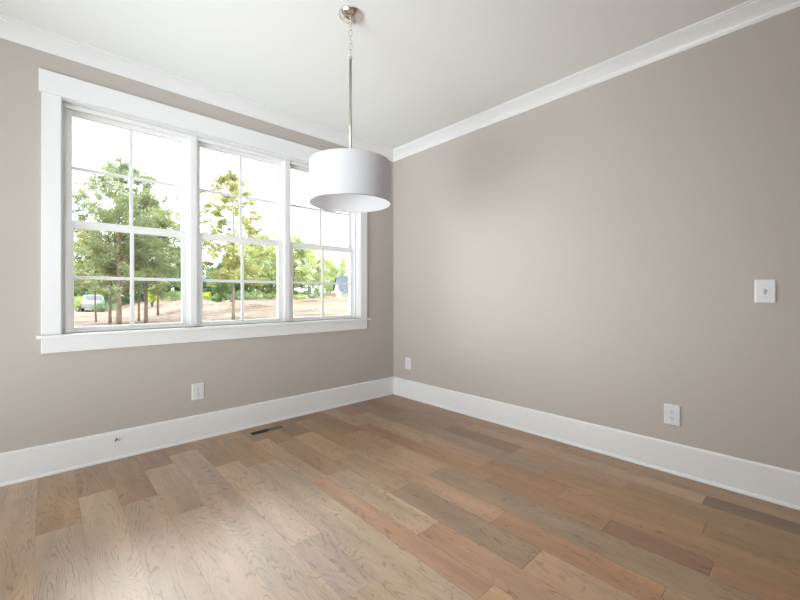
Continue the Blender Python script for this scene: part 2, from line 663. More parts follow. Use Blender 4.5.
# mouldings with mitred corner: profile (out from wall, z)
def moulding(name, prof, mat, parent=None, walls='L', far=None):
    bm = new_bm()
    if walls == 'L':
        A = [bm.verts.new((XL if far is None else far, -p, z)) for p, z in prof]
        B = [bm.verts.new((-p, -p, z)) for p, z in prof]
    else:
        A = [bm.verts.new((-p, YB if far is None else far, z)) for p, z in prof]
        B = [bm.verts.new((-p, -p, z)) for p, z in prof]
    n = len(prof)
    for k in range(n):
        bm.faces.new((A[k], A[(k + 1) % n], B[(k + 1) % n], B[k]))
    bm.faces.new(A)
    bm.faces.new(B[::-1])
    return obj(name, bm, mat, parent)


base_prof = [(0, 0), (0.015, 0), (0.015, 0.182), (0.013, 0.188), (0.006, 0.193), (0, 0.193)]
shoe_prof = [(0.0152, 0.001), (0.0262, 0.001), (0.0262, 0.007), (0.024, 0.014), (0.0200, 0.018), (0.0152, 0.019)]
crown_prof = [(0, 2.642), (0.008, 2.642), (0.010, 2.650)]
for k in range(0, 9):
    t = k / 8.0
    crown_prof.append((0.014 + 0.052 * (t ** 1.25), 2.656 + 0.062 * (t ** 0.85)))
crown_prof += [(0.072, 2.720), (0.074, 2.728), (0.083, 2.730), (0.083, 2.7399), (0, 2.7399)]
for side, wl_, lab in (('left', 'L', 'under the window'), ('right', 'R', 'along the plain wall')):
    b_ = moulding('baseboard_' + side, base_prof, M['trim'], walls=wl_)
    struct(b_, 'tall white baseboard with shoe moulding ' + lab, 'baseboard')
    moulding('shoe_moulding', shoe_prof, M['trim'], b_, walls=wl_)
struct(moulding('trim_1', crown_prof, M['trim'], walls='L'), 'white crown moulding above the triple window', 'crown moulding')
struct(moulding('trim_2', crown_prof, M['trim'], walls='R'), 'white crown moulding above the plain right wall', 'crown moulding')

# ------------------------------------------------------------------ window
tr = empty('trim_3', (0, 0, 0))
struct(tr, 'white casing with wide header and sill around the triple window', 'window casing')
bm = new_bm()
box(bm, -2.946, -0.378, -0.026, -0.0, 2.384, 2.523)
obj('header', bm, M['trim'], tr, 0.002)
for x0, x1 in ((-2.934, OX0), (OX1, -0.392)):
    bm = new_bm()
    box(bm, x0, x1, -0.020, -0.0, OZ0, 2.3838)
    obj('side_casing', bm, M['trim'], tr, 0.002)
bm = new_bm()
box(bm, -2.957, -0.365, -0.050, 0.0, 0.857, 0.877)
box(bm, OX0, OX1, 0.0, 0.052, 0.857, 0.877)
obj('window_sill', bm, M['trim'], tr, 0.003)
bm = new_bm()
box(bm, -2.934, -0.392, -0.020, -0.0, 0.763, 0.8568)
obj('apron', bm, M['trim'], tr, 0.002)
bm = new_bm()          # jamb liner
box(bm, OX0, OX0 + 0.006, 0.0, 0.052, OZ0, OZ1)
box(bm, OX1 - 0.006, OX1, 0.0, 0.052, OZ0, OZ1)
box(bm, OX0 + 0.006, OX1 - 0.006, 0.0, 0.052, OZ1 - 0.006, OZ1)
obj('jamb_liner', bm, M['trim'], tr)

UW = (OX1 - OX0) / 3.0


def frame_rect(bm, x0, x1, z0, z1, y0, y1, l, r, b_, t):
    box(bm, x0, x0 + l, y0, y1, z0, z1)
    box(bm, x1 - r, x1, y0, y1, z0, z1)
    box(bm, x0 + l, x1 - r, y0, y1, z0, z0 + b_)
    box(bm, x0 + l, x1 - r, y0, y1, z1 - t, z1)


def sash(name, root, x0, x1, z0, z1, yc, bt, tt):
    bm = new_bm()
    st = 0.045 if yc > 0.11 else 0.052
    frame_rect(bm, x0, x1, z0, z1, yc - 0.017, yc + 0.017, st, st, bt, tt)
    s = obj(name, bm, M['vinyl'], root, 0.002)
    gx0, gx1, gz0, gz1 = x0 + st, x1 - st, z0 + bt, z1 - tt
    bm = new_bm()
    box(bm, gx0 + 0.0002, gx1 - 0.0002, yc + 0.0015, yc + 0.0045, gz0, gz1)
    obj('glass_pane', bm, M['glass'], s)
    bm = new_bm()
    xm, zm = (gx0 + gx1) / 2, (gz0 + gz1) / 2
    mw = 0.0115
    box(bm, xm - mw, xm + mw, yc - 0.009, yc + 0.001, gz0, gz1)
    box(bm, gx0, xm - mw, yc - 0.009, yc + 0.001, zm - mw, zm + mw)
    box(bm, xm + mw, gx1, yc - 0.009, yc + 0.001, zm - mw, zm + mw)
    obj('muntin_bars', bm, M['muntin'], s, 0.0015)
    return s


pos_words = ['left', 'middle', 'right']
for k in range(3):
    x0, x1 = OX0 + k * UW, OX0 + (k + 1) * UW - (0.014 if k < 2 else 0)
    root = empty('window_%d' % (k + 1))
    struct(root, '%s double-hung unit of the triple window, white vinyl, eight panes' % pos_words[k], 'window')
    bm = new_bm()
    fr = 0.014
    frame_rect(bm, x0 + (0.0062 if k == 0 else 0.0005), x1 - (0.0062 if k == 2 else 0.0005), OZ0 + 0.0005, OZ1 - 0.0065, 0.053, 0.165, fr - 0.001, fr - 0.001, 0.004, 0.014)
    # track stop between the two sashes
    box(bm, x0 + fr, x0 + fr + 0.006, 0.053, 0.060, OZ0 + 0.005, OZ1 - 0.021)
    box(bm, x1 - fr - 0.006, x1 - fr, 0.053, 0.060, OZ0 + 0.005, OZ1 - 0.021)
    box(bm, x0 + fr, x1 - fr, 0.053, 0.066, OZ1 - 0.034, OZ1 - 0.0205)
    obj('window_frame', bm, M['vinyl'], root, 0.0015)
    sash('lower_sash', root, x0 + fr, x1 - fr, OZ0 + 0.005, 1.612, 0.088, 0.030, 0.040)
    sash('upper_sash', root, x0 + fr, x1 - fr, 1.590, OZ1 - 0.021, 0.128, 0.040, 0.034)
    bm = new_bm()
    box(bm, (x0 + x1) / 2 - 0.03, (x0 + x1) / 2 + 0.03, 0.074, 0.100, 1.6125, 1.622)
    tube(bm, [((x0 + x1) / 2 + 0.008, 0.086, 1.622), ((x0 + x1) / 2 - 0.020, 0.078, 1.627)], 0.004, 8)
    obj('sash_lock', bm, M['vinyl'], root, 0.001)
for k in (1, 2):
    bm = new_bm()
    xm = OX0 + k * UW
    box(bm, xm - 0.030, xm + 0.016, 0.040, 0.0528, OZ0 + 0.0002, OZ1 - 0.0065)
    box(bm, xm - 0.0135, xm + 0.0003, 0.0528, 0.150, OZ0 + 0.0002, OZ1 - 0.0065)
    obj('mullion_cover', bm, M['trim'], tr, 0.0015)

# ------------------------------------------------------------------ pendant lamp
PX, PY = -1.628, -1.452
lamp = empty('drum_pendant_lamp', (PX, PY, H))
tag(lamp, 'white fabric drum pendant lamp hanging from the ceiling on a nickel rod', 'pendant lamp')
bm = new_bm()
lathe(bm, [(0, -0.0302), (0.014, -0.030), (0.036, -0.027), (0.052, -0.022), (0.058, -0.016), (0.061, -0.015), (0.062, -0.011), (0.067, -0.009), (0.069, -0.004), (0.069, -0.0003), (0, -0.0003)], 48)
can = obj('canopy', bm, M['nickel'], lamp, smooth=True)
bm = new_bm()
lathe(bm, [(0, -0.046), (0.004, -0.046), (0.006, -0.040), (0.006, -0.0302), (0, -0.0302)], 16)
tube(bm, [(0.007 * math.cos(2 * PI * k / 14), 0, -0.052 + 0.008 * math.sin(2 * PI * k / 14)) for k in range(14)], 0.0015, 6, closed=True)
obj('canopy_loop', bm, M['nickel'], can, smooth=True)
bm = new_bm()
zt, zb = -0.050, -0.245
nl = 5
pitch = (zt - zb) / nl
for i in range(nl):
    zc = zt - (i + 0.5) * pitch
    pts = []
    hl, hw = pitch * 0.58, 0.0100
    for k in range(18):
        a = 2 * PI * k / 18
        u, v_ = hw * math.cos(a), hl * math.sin(a)
        pts.append((u * 0.8, u * 0.6, zc + v_) if i % 2 == 0 else (-u * 0.6, u * 0.8, zc + v_))
    tube(bm, pts, 0.0024, 6, closed=True)
obj('chain', bm, M['nickel'], lamp, smooth=True)
bm = new_bm()
tube(bm, [(0.004 * math.sin(k * 1.9), 0.004 * math.cos(k * 1.5), -0.03 - k * 0.0145) for k in range(16)], 0.0012, 6)
obj('wire', bm, M['fabric'], lamp, smooth=True)
bm = new_bm()
lathe(bm, [(0, -0.238), (0.004, -0.238), (0.007, -0.243), (0.0105, -0.250), (0.0105, -0.262), (0.0078, -0.264), (0, -0.264)], 18)
obj('rod_coupler', bm, M['satin'], lamp, smooth=True)
bm = new_bm()
lathe(bm, [(0, -0.264), (0.0078, -0.264), (0.0078, -0.905), (0, -0.905)], 16)
obj('rod', bm, M['satin'], lamp, smooth=True)
# shade
R = 0.2315
z1, z0 = 1.880 - H, 1.650 - H
bm = new_bm()
lathe(bm, [(R, z0), (R, z1), (R - 0.002, z1), (R - 0.002, z0)], 96, closed=True)
sh = obj('lamp_shade', bm, M['fabric'], lamp, smooth=False)
sh.data.polygons.foreach_set('use_smooth', [True] * len(sh.data.polygons))
em = sh.modifiers.new('split', 'EDGE_SPLIT')
em.split_angle = math.radians(40)
for zz, nm in ((z0, 'shade_rim'), (z1, 'shade_rim')):
    bm = new_bm()
    tube(bm, [((R - 0.001) * math.cos(2 * PI * k / 96), (R - 0.001) * math.sin(2 * PI * k / 96), zz) for k in range(96)], 0.0017, 6, closed=True)
    obj(nm, bm, M['satin'] if zz == z0 else M['fabric'], sh, smooth=True)
bm = new_bm()          # seam tape inside the drum, on the window side
ac = math.radians(100)
for s_, rr_ in ((0, R - 0.0022), (1, R - 0.0032)):
    pass
vs = []
for rr_ in (R - 0.0023, R - 0.0033):
    for da in (-0.022, 0.022):
        for zz in (z0 + 0.003, z1 - 0.003):
            vs.append(bm.verts.new((rr_ * math.cos(ac + da), rr_ * math.sin(ac + da), zz)))
for f in ((0, 1, 3, 2), (4, 6, 7, 5), (0, 4, 5, 1), (2, 3, 7, 6), (0, 2, 6, 4), (1, 5, 7, 3)):
    bm.faces.new([vs[i] for i in f])
obj('seam', bm, M['fabric'], sh)
bm = new_bm()          # spider holding the drum
zs = z1 - 0.022
for k in range(3):
    a = 2 * PI * k / 3 + 0.4
    tube(bm, [(0.012 * math.cos(a), 0.012 * math.sin(a), zs), ((R - 0.004) * math.cos(a), (R - 0.004) * math.sin(a), zs), ((R - 0.004) * math.cos(a), (R - 0.004) * math.sin(a), z1 - 0.002)], 0.002, 6)
lathe(bm, [(0.006, zs - 0.004), (0.018, zs - 0.004), (0.018, zs + 0.004), (0.006, zs + 0.004)], 20, closed=True)
obj('spider', bm, M['satin'], lamp, smooth=False)
bm = new_bm()
lathe(bm, [(0, -0.955), (0.020, -0.955), (0.024, -0.945), (0.024, -0.912), (0.014, -0.9052), (0, -0.9052)], 24)
obj('socket_hub', bm, M['satin'], lamp, smooth=True)
for k in range(3):
    a = 2 * PI * k / 3 + 1.2
    bm = new_bm()
    ca_, sa_ = math.cos(a), math.sin(a)
    tube(bm, [(0.022 * ca_, 0.022 * sa_, -0.935), (0.060 * ca_, 0.060 * sa_, -0.935), (0.072 * ca_, 0.072 * sa_, -0.945)], [0.005, 0.010, 0.012], 12)
    so = obj('socket', bm, M['satin'], lamp, smooth=True)
    bm = new_bm()
    lathe(bm, [(0, -1.008), (0.008, -1.006), (0.018, -0.998), (0.023, -0.985), (0.021, -0.970), (0.013, -0.957), (0.011, -0.946), (0, -0.946)], 20, center=(0.078 * ca_, 0.078 * sa_, 0))
    obj('light_bulb', bm, M['bulb'], so, smooth=True)


# ------------------------------------------------------------------ outlets and switch (plate lies in local xz, front = -y)
def plate(root, wd, ht):
    bm = new_bm()
    prof = [(wd / 2, ht / 2, 0.0), (wd / 2, ht / 2, -0.0035), (wd / 2 - 0.004, ht / 2 - 0.004, -0.0065)]
    rings = [[bm.verts.new((sx * a, y, sz * b_)) for sx, sz in ((-1, -1), (1, -1), (1, 1), (-1, 1))] for a, b_, y in prof]
    for i in range(2):
        for k in range(4):
            bm.faces.new((rings[i][k], rings[i][(k + 1) % 4], rings[i + 1][(k + 1) % 4], rings[i + 1][k]))
    bm.faces.new(rings[0][::-1])
    bm.faces.new(rings[2])
    return obj('cover_plate', bm, M['plastic'], root, 0.0012)


def outlet(loc, rz, label):
    root = empty('power_outlet', loc, rz)
    tag(root, label, 'outlet', 'duplex power outlets on the walls')
    plate(root, 0.086, 0.127)
    for s in (-1, 1):
        zc = s * 0.0195
        bm = new_bm()
        n = 28
        ring0, ring1 = [], []
        for k in range(n):
            a = 2 * PI * k / n
            x_, z_ = 0.0172 * math.cos(a), 0.0172 * math.sin(a)
            z_ = max(-0.0135, min(0.0135, z_))
            ring0.append(bm.verts.new((x_, -0.0060, zc + z_)))
            ring1.append(bm.verts.new((x_ * 0.97, -0.0085, zc + z_ * 0.97)))
        for k in range(n):
            bm.faces.new((ring0[k], ring0[(k + 1) % n], ring1[(k + 1) % n], ring1[k]))
        bm.faces.new(ring1)
        bm.faces.new(ring0[::-1])
        f = obj('receptacle', bm, M['plastic'], root)
        bm = new_bm()
        box(bm, -0.0078, -0.0054, -0.0090, -0.0082, zc - 0.001, zc + 0.009)
        box(bm, 0.0054, 0.0078, -0.0090, -0.0082, zc - 0.000, zc + 0.008)
        lathe(bm, [(0, -0.0090), (0.0030, -0.0090), (0.0030, -0.0082), (0, -0.0082)], 12, center=(0, 0, zc - 0.0075), axis='y')
        obj('slots', bm, M['dark'], f)
    bm = new_bm()
    lathe(bm, [(0, -0.0082), (0.0025, -0.0080), (0.0033, -0.0066), (0, -0.0066)], 14, axis='y')
    obj('screw', bm, M['screw'], root, smooth=True)
    return root


outlet((-2.044, -0.0002, 0.374), 0, 'white duplex outlet on the wall under the window')
outlet((-0.0002, -0.244, 0.374), -PI / 2, 'white duplex outlet on the right wall close to the room corner')
outlet((-0.0002, -2.651, 0.367), -PI / 2, 'white duplex outlet on the right wall below and left of the light switch')

sw = empty('light_switch', (-0.0002, -3.078, 1.146), -PI / 2)
tag(sw, 'white toggle light switch high on the right wall', 'light switch')
plate(sw, 0.086, 0.130)
bm = new_bm()
box(bm, -0.0055, 0.0055, -0.0072, -0.0060, -0.0125, 0.0125)
sl = obj('toggle_slot', bm, M['dark'], sw)
bm = new_bm()
vs = [bm.verts.new(p) for p in ((-0.0048, -0.0065, -0.010), (0.0048, -0.0065, -0.010), (0.0048, -0.0065, 0.010), (-0.0048, -0.0065, 0.010),
                                (-0.0035, -0.0200, 0.003), (0.0035, -0.0200, 0.003), (0.0035, -0.0185, 0.0105), (-0.0035, -0.0185, 0.0105))]
for f in ((0, 1, 2, 3), (4, 5, 6, 7), (0, 4, 5, 1), (3, 2, 6, 7), (0, 3, 7, 4), (1, 5, 6, 2)):
    bm.faces.new([vs[i] for i in f])
obj('toggle', bm, M['plastic'], sw, 0.0008)
for s in (-1, 1):
    bm = new_bm()
    lathe(bm, [(0, -0.0082), (0.0025, -0.0080), (0.0033, -0.0066), (0, -0.0066)], 14, center=(0, 0, s * 0.030), axis='y')
    obj('screw', bm, M['screw'], sw, smooth=True)

# ------------------------------------------------------------------ floor register
vr = empty('floor_register', (-1.560, -0.178, 0))
tag(vr, 'brown metal floor vent in the planks under the window', 'floor vent')
bm = new_bm()
frame_rect(bm, -0.150, 0.150, -0.05, 0.05, 0, 1, 0.014, 0.014, 0.016, 0.016)
for v_ in bm.verts:
    y_, z_ = v_.co.y, v_.co.z
    v_.co.y, v_.co.z = z_, 0.0005 + 0.0035 * y_
obj('register_frame', bm, M['register'], vr, 0.001)
bm = new_bm()
nsl = 20
for k in range(nsl):
    xa = -0.134 + 0.268 * (k + 0.5) / nsl
    box(bm, xa - 0.0016, xa + 0.0016, -0.0338, 0.0338, 0.0012, 0.0026)
box(bm, -0.004, 0.004, -0.034, 0.034, 0.001, 0.0036)
obj('grille_slats', bm, M['slat'], vr)
bm = new_bm()
box(bm, -0.136, -0.004, -0.034, 0.034, 0.0002, 0.0008)
obj('open_duct', bm, M['duct'], vr)
bm = new_bm()
box(bm, -0.004, 0.136, -0.034, 0.034, 0.0002, 0.0010)
obj('damper', bm, M['damper'], vr)

# cable stub on the baseboard
kx, kz = -2.557, 0.140
ck = empty('cable_stub', (kx, -0.015, kz))
tag(ck, 'tiny dark cable stub sticking out of the white baseboard on the left', 'cable stub')
bm = new_bm()
tube(bm, [(0, 0.0, 0), (0.001, -0.010, 0.001), (-0.003, -0.018, -0.002), (-0.012, -0.023, -0.007)], [0.0042, 0.0042, 0.0040, 0.0038], 10)
obj('cable', bm, M['dark'], ck, smooth=True)
bm = new_bm()
tube(bm, [(0.010, 0.0, -0.010), (0.011, -0.009, -0.010), (0.010, -0.014, -0.012)], 0.0045, 10)
obj('connector', bm, M['screw'], ck, smooth=True)


# ------------------------------------------------------------------ the yard
def sstep(t):
    t = max(0.0, min(1.0, t))
    return t * t * (3 - 2 * t)


def ground_z(X, Y):
    a = sstep((Y - 6) / 38.0)
    rise = 1.22 * sstep((X - 0.5) / 6.5)
    z = -0.5 + a * rise
    z += 0.05 * math.sin(X * 0.9 + Y * 0.31) * math.sin(Y * 0.55 - X * 0.2) * min(1, max(0, (Y - 3) / 6))
    z += 0.30 * math.exp(-((Y - 27 - 0.25 * (X - 6)) / 1.6) ** 2) * sstep((X - 0.5) / 3.0) * (1 - sstep((X - 9) / 4))   # dirt berm
    z += 0.9 * sstep((Y - 60) / 60.0)
    return z


def hit(px, py):
    d = ray(px, py)
    t = 5.0
    while t < 90:
        p = Vector((CX, CY, CH)) + d * t
        if p.z <= ground_z(p.x, p.y):
            return p.x, p.y, ground_z(p.x, p.y)
        t += 0.05
    return p.x, p.y, ground_z(p.x, p.y)


def make_ground():
    xs = np.concatenate([np.arange(-40, -6, 3.0), np.arange(-6, 30, 0.5), np.arange(30, 140, 5.0)])
    ys = np.concatenate([np.arange(WT + 0.01, 50, 0.5), np.arange(50, 170, 5.0)])
    bm = new_bm()
    grid = [[bm.verts.new((x, y, ground_z(x, y))) for x in xs] for y in ys]
    for j in range(len(ys) - 1):
        for i in range(len(xs) - 1):
            bm.faces.new((grid[j][i], grid[j][i + 1], grid[j + 1][i + 1], grid[j + 1][i]))
    m = principled('yard_clay_and_grass', (0.2, 0.15, 0.1), 0.95, 0, 0.1)
    N, L = m.node_tree.nodes, m.node_tree.links
    b = N['Principled BSDF']
    tc = N.new('ShaderNodeTexCoord')
    n1 = N.new('ShaderNodeTexNoise')
    n1.inputs['Scale'].default_value = 0.45
    n1.inputs['Detail'].default_value = 8
    mp = N.new('ShaderNodeMapping')
    mp.inputs['Scale'].default_value = (0.55, 1.0, 1.0)
    mp.inputs['Rotation'].default_value = (0, 0, 0.6)
    L.new(tc.outputs['Object'], mp.inputs['Vector'])
    L.new(mp.outputs['Vector'], n1.inputs['Vector'])
    r = N.new('ShaderNodeValToRGB')
    cr = r.color_ramp
    cr.elements[0].position = 0.30
    cr.elements[0].color = (0.060, 0.044, 0.032, 1)
    cr.elements[1].position = 0.72
    cr.elements[1].color = (0.215, 0.185, 0.160, 1)
    e = cr.elements.new(0.45)
    e.color = (0.140, 0.105, 0.083, 1)
    e = cr.elements.new(0.56)
    e.color = (0.175, 0.128, 0.100, 1)
    L.new(n1.outputs['Fac'], r.inputs['Fac'])
    # clods and straw
    n2 = N.new('ShaderNodeTexNoise')
    n2.inputs['Scale'].default_value = 3.0
    n2.inputs['Detail'].default_value = 6
    L.new(tc.outputs['Object'], n2.inputs['Vector'])
    r2 = N.new('ShaderNodeValToRGB')
    r2.color_ramp.elements[0].position = 0.35
    r2.color_ramp.elements[0].color = (0.60, 0.56, 0.53, 1)
    r2.color_ramp.elements[1].position = 0.6
    r2.color_ramp.elements[1].color = (1.1, 1.1, 1.1, 1)
    L.new(n2.outputs['Fac'], r2.inputs['Fac'])
    mu = N.new('ShaderNodeMix')
    mu.data_type = 'RGBA'
    mu.blend_type = 'MULTIPLY'
    mu.inputs['Factor'].default_value = 1
    L.new(r.outputs['Color'], mu.inputs[6])
    L.new(r2.outputs['Color'], mu.inputs[7])
    # red clay patch and grass field, where they lie in the yard
    def blob(cx_, cy_, rx, ry, lo=0.75, hi=1.1, rot=0.0):
        mp_ = N.new('ShaderNodeMapping')
        mp_.vector_type = 'TEXTURE'
        mp_.inputs['Location'].default_value = (cx_, cy_, 0)
        mp_.inputs['Rotation'].default_value = (0, 0, rot)
        mp_.inputs['Scale'].default_value = (rx, ry, 1000)
        L.new(tc.outputs['Object'], mp_.inputs['Vector'])
        ln = N.new('ShaderNodeVectorMath')
        ln.operation = 'LENGTH'
        L.new(mp_.outputs['Vector'], ln.inputs[0])
        ad_ = N.new('ShaderNodeMath')
        ad_.operation = 'ADD'
        L.new(ln.outputs['Value'], ad_.inputs[0])
        L.new(n2.outputs['Fac'], ad_.inputs[1])
        mr = N.new('ShaderNodeMapRange')
        mr.inputs['From Min'].default_value = lo + 0.5
        mr.inputs['From Max'].default_value = hi + 0.5
        mr.inputs['To Min'].default_value = 1
        mr.inputs['To Max'].default_value = 0
        L.new(ad_.outputs[0], mr.inputs['Value'])
        return mr.outputs['Result']
    def over(a, colr, fac):
        n = N.new('ShaderNodeMix')
        n.data_type = 'RGBA'
        L.new(fac, n.inputs[0])
        L.new(a, n.inputs[6])
        n.inputs[7].default_value = (*colr, 1)
        return n.outputs[2]
    rx_, ry_, _ = hit(316, 304.5)
    c = over(mu.outputs[2], (0.220, 0.105, 0.065), blob(rx_, ry_, 4.0, 1.6, 0.5, 1.1))
    gx_, gy_, _ = hit(78, 306)
    c = over(c, (0.180, 0.190, 0.080), blob(gx_ - 5, gy_ + 12, 12.0, 16.0, 0.85, 1.0))
    c = over(c, (0.120, 0.150, 0.055), blob(25, 85, 80.0, 36.0, 0.8, 1.05))
    L.new(c, b.inputs['Base Color'])
    g = obj('ground', bm, m, smooth=True)
    struct(g, 'bare tan and reddish clay yard rising to the trees outside the window', 'ground')


make_ground()


def blades(cent, rad, per, ln, wd, rs, flat=0.75, mode='needle', up=0.15):
    """quads: thin needles that radiate from each clump centre, or loose leaves"""
    n = len(cent) * per
    c = np.repeat(np.asarray(cent, float), per, axis=0)
    r_ = np.repeat(np.asarray(rad, float), per)[:, None]
    d = rs.normal(size=(n, 3))
    d /= np.linalg.norm(d, axis=1)[:, None]
    d[:, 2] = d[:, 2] * flat + up
    rr_ = rs.uniform(0.05, 1.0, size=(n, 1)) ** 0.6
    p = c + d * r_ * rr_
    if mode == 'needle':
        t = d + rs.normal(scale=0.45, size=(n, 3))
    else:
        t = rs.normal(size=(n, 3))
    t /= np.linalg.norm(t, axis=1)[:, None]
    s = np.cross(t, rs.normal(size=(n, 3)))
    s /= np.linalg.norm(s, axis=1)[:, None]
    L_ = ln * rs.uniform(0.6, 1.2, size=(n, 1))
    W_ = wd * rs.uniform(0.7, 1.2, size=(n, 1))
    v = np.stack([p - t * L_ * 0.5, p + s * W_ * 0.5, p + t * L_ * 0.5, p - s * W_ * 0.5], axis=1).reshape(-1, 3)
    return v


def quads_obj(name, v, mat, parent):
    n = len(v) // 4
    me = bpy.data.meshes.new(name)
    me.vertices.add(len(v))
    me.vertices.foreach_set('co', v.ravel())
    me.loops.add(n * 4)
    me.loops.foreach_set('vertex_index', np.arange(n * 4))
    me.polygons.add(n)
    me.polygons.foreach_set('loop_start', np.arange(n) * 4)
    me.polygons.foreach_set('loop_total', np.full(n, 4))
    me.update()
    me.validate()
    me.materials.append(mat)
    o = bpy.data.objects.new(name, me)
    C.objects.link(o)
    o.parent = parent
    return o


def pine(loc, height, rt, base, radius, nb, label, seed, mat='pine', per=46, lean=(0, 0), tip=0.5, clump=0.42, cat='tree', bias=(0, 0), sparse=1.0):
    """trunk, rising limbs, needle tufts along the outer half of each limb"""
    rs = np.random.RandomState(seed)
    root = empty('pine_tree', loc)
    tag(root, label, cat, 'pine trees in the yard')
    bm = new_bm()
    n = 12
    pts, rad = [], []
    for i in range(n + 1):
        t = i / n
        pts.append((lean[0] * t * height + 0.10 * math.sin(2.3 * t * 3 + seed) * t, lean[1] * t * height + 0.08 * math.sin(3.1 * t * 2 + seed), -0.15 + t * (height * 0.97 + 0.15)))
        rad.append(rt * (1.12 - 0.10 * min(1, t * 10) - 0.86 * t))
    tube(bm, pts, rad, 9)
    trunk = obj('trunk', bm, M['bark'], root, smooth=True)
    P_ = np.array(pts)
    cents, crad = [], []
    bb = new_bm()
    for k in range(nb):
        t = (base + (1 - base) * ((k + rs.uniform(0, 0.8)) / nb))
        h = t * height
        u = (t - base) / (1 - base)
        prof = math.sin(PI * min(1.0, 0.18 + 0.80 * u)) ** 0.75
        ln = radius * (0.30 + 0.75 * prof) * rs.uniform(0.70, 1.10)
        ln *= 1 - 0.62 * u ** 2
        az = k * 2.39996 + rs.uniform(-0.4, 0.4)
        p0 = np.array([np.interp(h, P_[:, 2], P_[:, 0]), np.interp(h, P_[:, 2], P_[:, 1]), h])
        dx, dy = math.cos(az) + bias[0], math.sin(az) + bias[1]
        rise = 0.10 + 0.65 * u
        bp_ = [p0 + np.array([dx * ln * s, dy * ln * s, ln * (rise * s - 0.10 * s * s) + 0.06 * math.sin(7 * s + k)]) for s in (0, 0.35, 0.7, 1.0)]
        r0 = max(0.012, rt * 0.22 * (1 - 0.6 * u))
        tube(bb, bp_, [r0, r0 * 0.7, r0 * 0.45, 0.006], 5)
        m_ = max(2, int((2.6 + ln * 1.9) * sparse))
        for q in range(m_):
            s = rs.uniform(0.38, 1.05) if q else 1.0
            c = p0 + np.array([dx * ln * s, dy * ln * s, ln * (rise * s - 0.10 * s * s)]) + rs.normal(scale=(0.22, 0.22, 0.13)) * (0.4 + ln * 0.35)
            if q % 3 == 1:
                e_ = p0 + (np.array(bp_[2]) - p0) * 0.8
                tube(bb, [e_, (e_ + c) / 2, c], [0.010, 0.008, 0.004], 4)
            cents.append(c)
            crad.append(clump * rs.uniform(0.6, 1.15))
    for q in range(4):
        cents.append(np.array([pts[-1][0], pts[-1][1], height * 0.97 - 0.16 * q]) + rs.normal(scale=0.1, size=3))
        crad.append(clump * tip)
    obj('branches', bb, M['bark'], root, smooth=True)
    quads_obj('needles', blades(cents, crad, int(per * 1.3), 0.27, 0.05, rs), M[mat], root)
    return root


def broadleaf(name, height, rt, base, radius, nclump, mat, seed, per=60, leaf=0.17, clump=0.6, conical=False, bark='bark_grey'):
    rs = np.random.RandomState(seed)
    root = empty(name)
    bm = new_bm()
    pts = [(0.10 * math.sin(3 * i / 8 + seed), 0.10 * math.sin(2.2 * i / 8 + seed * 2), -0.2 + i / 8 * (height * 0.9 + 0.2)) for i in range(9)]
    tube(bm, pts, [rt * (1.1 - 0.95 * i / 8) for i in range(9)], 8)
    obj('trunk', bm, M[bark], root, smooth=True)
    bb = new_bm()
    cents, crad = [], []
    for k in range(nclump):
        u = rs.uniform(0, 1)
        if conical:
            rr_ = radius * (1 - u) ** 0.8
        else:
            rr_ = radius * math.sin(PI * (0.14 + 0.80 * u)) ** 0.6
        az = rs.uniform(0, 2 * PI)
        q = rr_ * rs.uniform(0.25, 1.0) ** 0.6
        h = height * (base + (1 - base) * u * 0.97)
        c = np.array([q * math.cos(az), q * math.sin(az), h])
        cents.append(c)
        crad.append(clump * rs.uniform(0.6, 1.2))
        if k % 2 == 0 and h > 0.8:
            h0 = max(0.3, h - q * 0.8 - 0.3)
            p0 = np.array([np.interp(h0, [p[2] for p in pts], [p[0] for p in pts]), np.interp(h0, [p[2] for p in pts], [p[1] for p in pts]), h0])
            tube(bb, [p0, (p0 + c) / 2 + np.array([0, 0, 0.1]), c], [rt * 0.30, rt * 0.18, 0.01], 4)
    obj('branches', bb, M[bark], root, smooth=True)
    quads_obj('foliage', blades(cents, crad, per, leaf, leaf * 0.6, rs, flat=0.8, mode='leaf', up=0), M[mat], root)
    return root


# pines near the house: (trunk column, base row) -> where the trunk meets the ground
x, y, z = hit(96, 322)
pine((x, y, z), 4.6, 0.055, 0.42, 1.6, 22, 'thin leaning pine, leftmost trunk in the left window', 3, 'pine_olive', 40, clump=0.40, lean=(-0.015, 0))
x, y, z = hit(110, 323)
pine((x, y, z), 6.0, 0.085, 0.36, 2.0, 26, 'slender pine just left of the thickest pine trunk', 11, 'pine_olive', 40, clump=0.42)
x, y, z = hit(119, 326)
pine((x, y, z), 8.2, 0.130, 0.20, 3.2, 84, 'tallest pine, thickest trunk, in the left window', 7, 'pine', 28, clump=0.31)
x, y, z = hit(139, 321)
pine((x, y, z), 5.4, 0.065, 0.45, 1.4, 18, 'dark thin pine trunk right beside the centre bar of the left window', 21, 'pine_olive', 40, clump=0.38)
x, y, z = hit(146, 323)
pine((x, y, z), 6.9, 0.110, 0.42, 2.3, 46, 'bushy pine with round crown in the right panes of the left window', 5, 'pine', 34, clump=0.34)
x, y, z = hit(158, 315)
pine((x, y, z), 6.6, 0.075, 0.52, 2.3, 24, 'slim pine standing alone at the right of the left window', 9, 'pine_olive', 38, clump=0.40)
x, y, z = hit(194, 312)
pine((x, y, z), 8.2, 0.10, 0.50, 1.7, 20, 'sparse pine mostly hidden by the bar between left and middle windows', 15, 'pine', 30, clump=0.34, sparse=0.7)
x, y, z = hit(233, 321)
pine((x, y, z), 7.8, 0.085, 0.26, 1.95, 60, 'tall airy pine in the middle window', 29, 'pine_olive', 26, clump=0.30, lean=(0.004, 0), sparse=1.1)

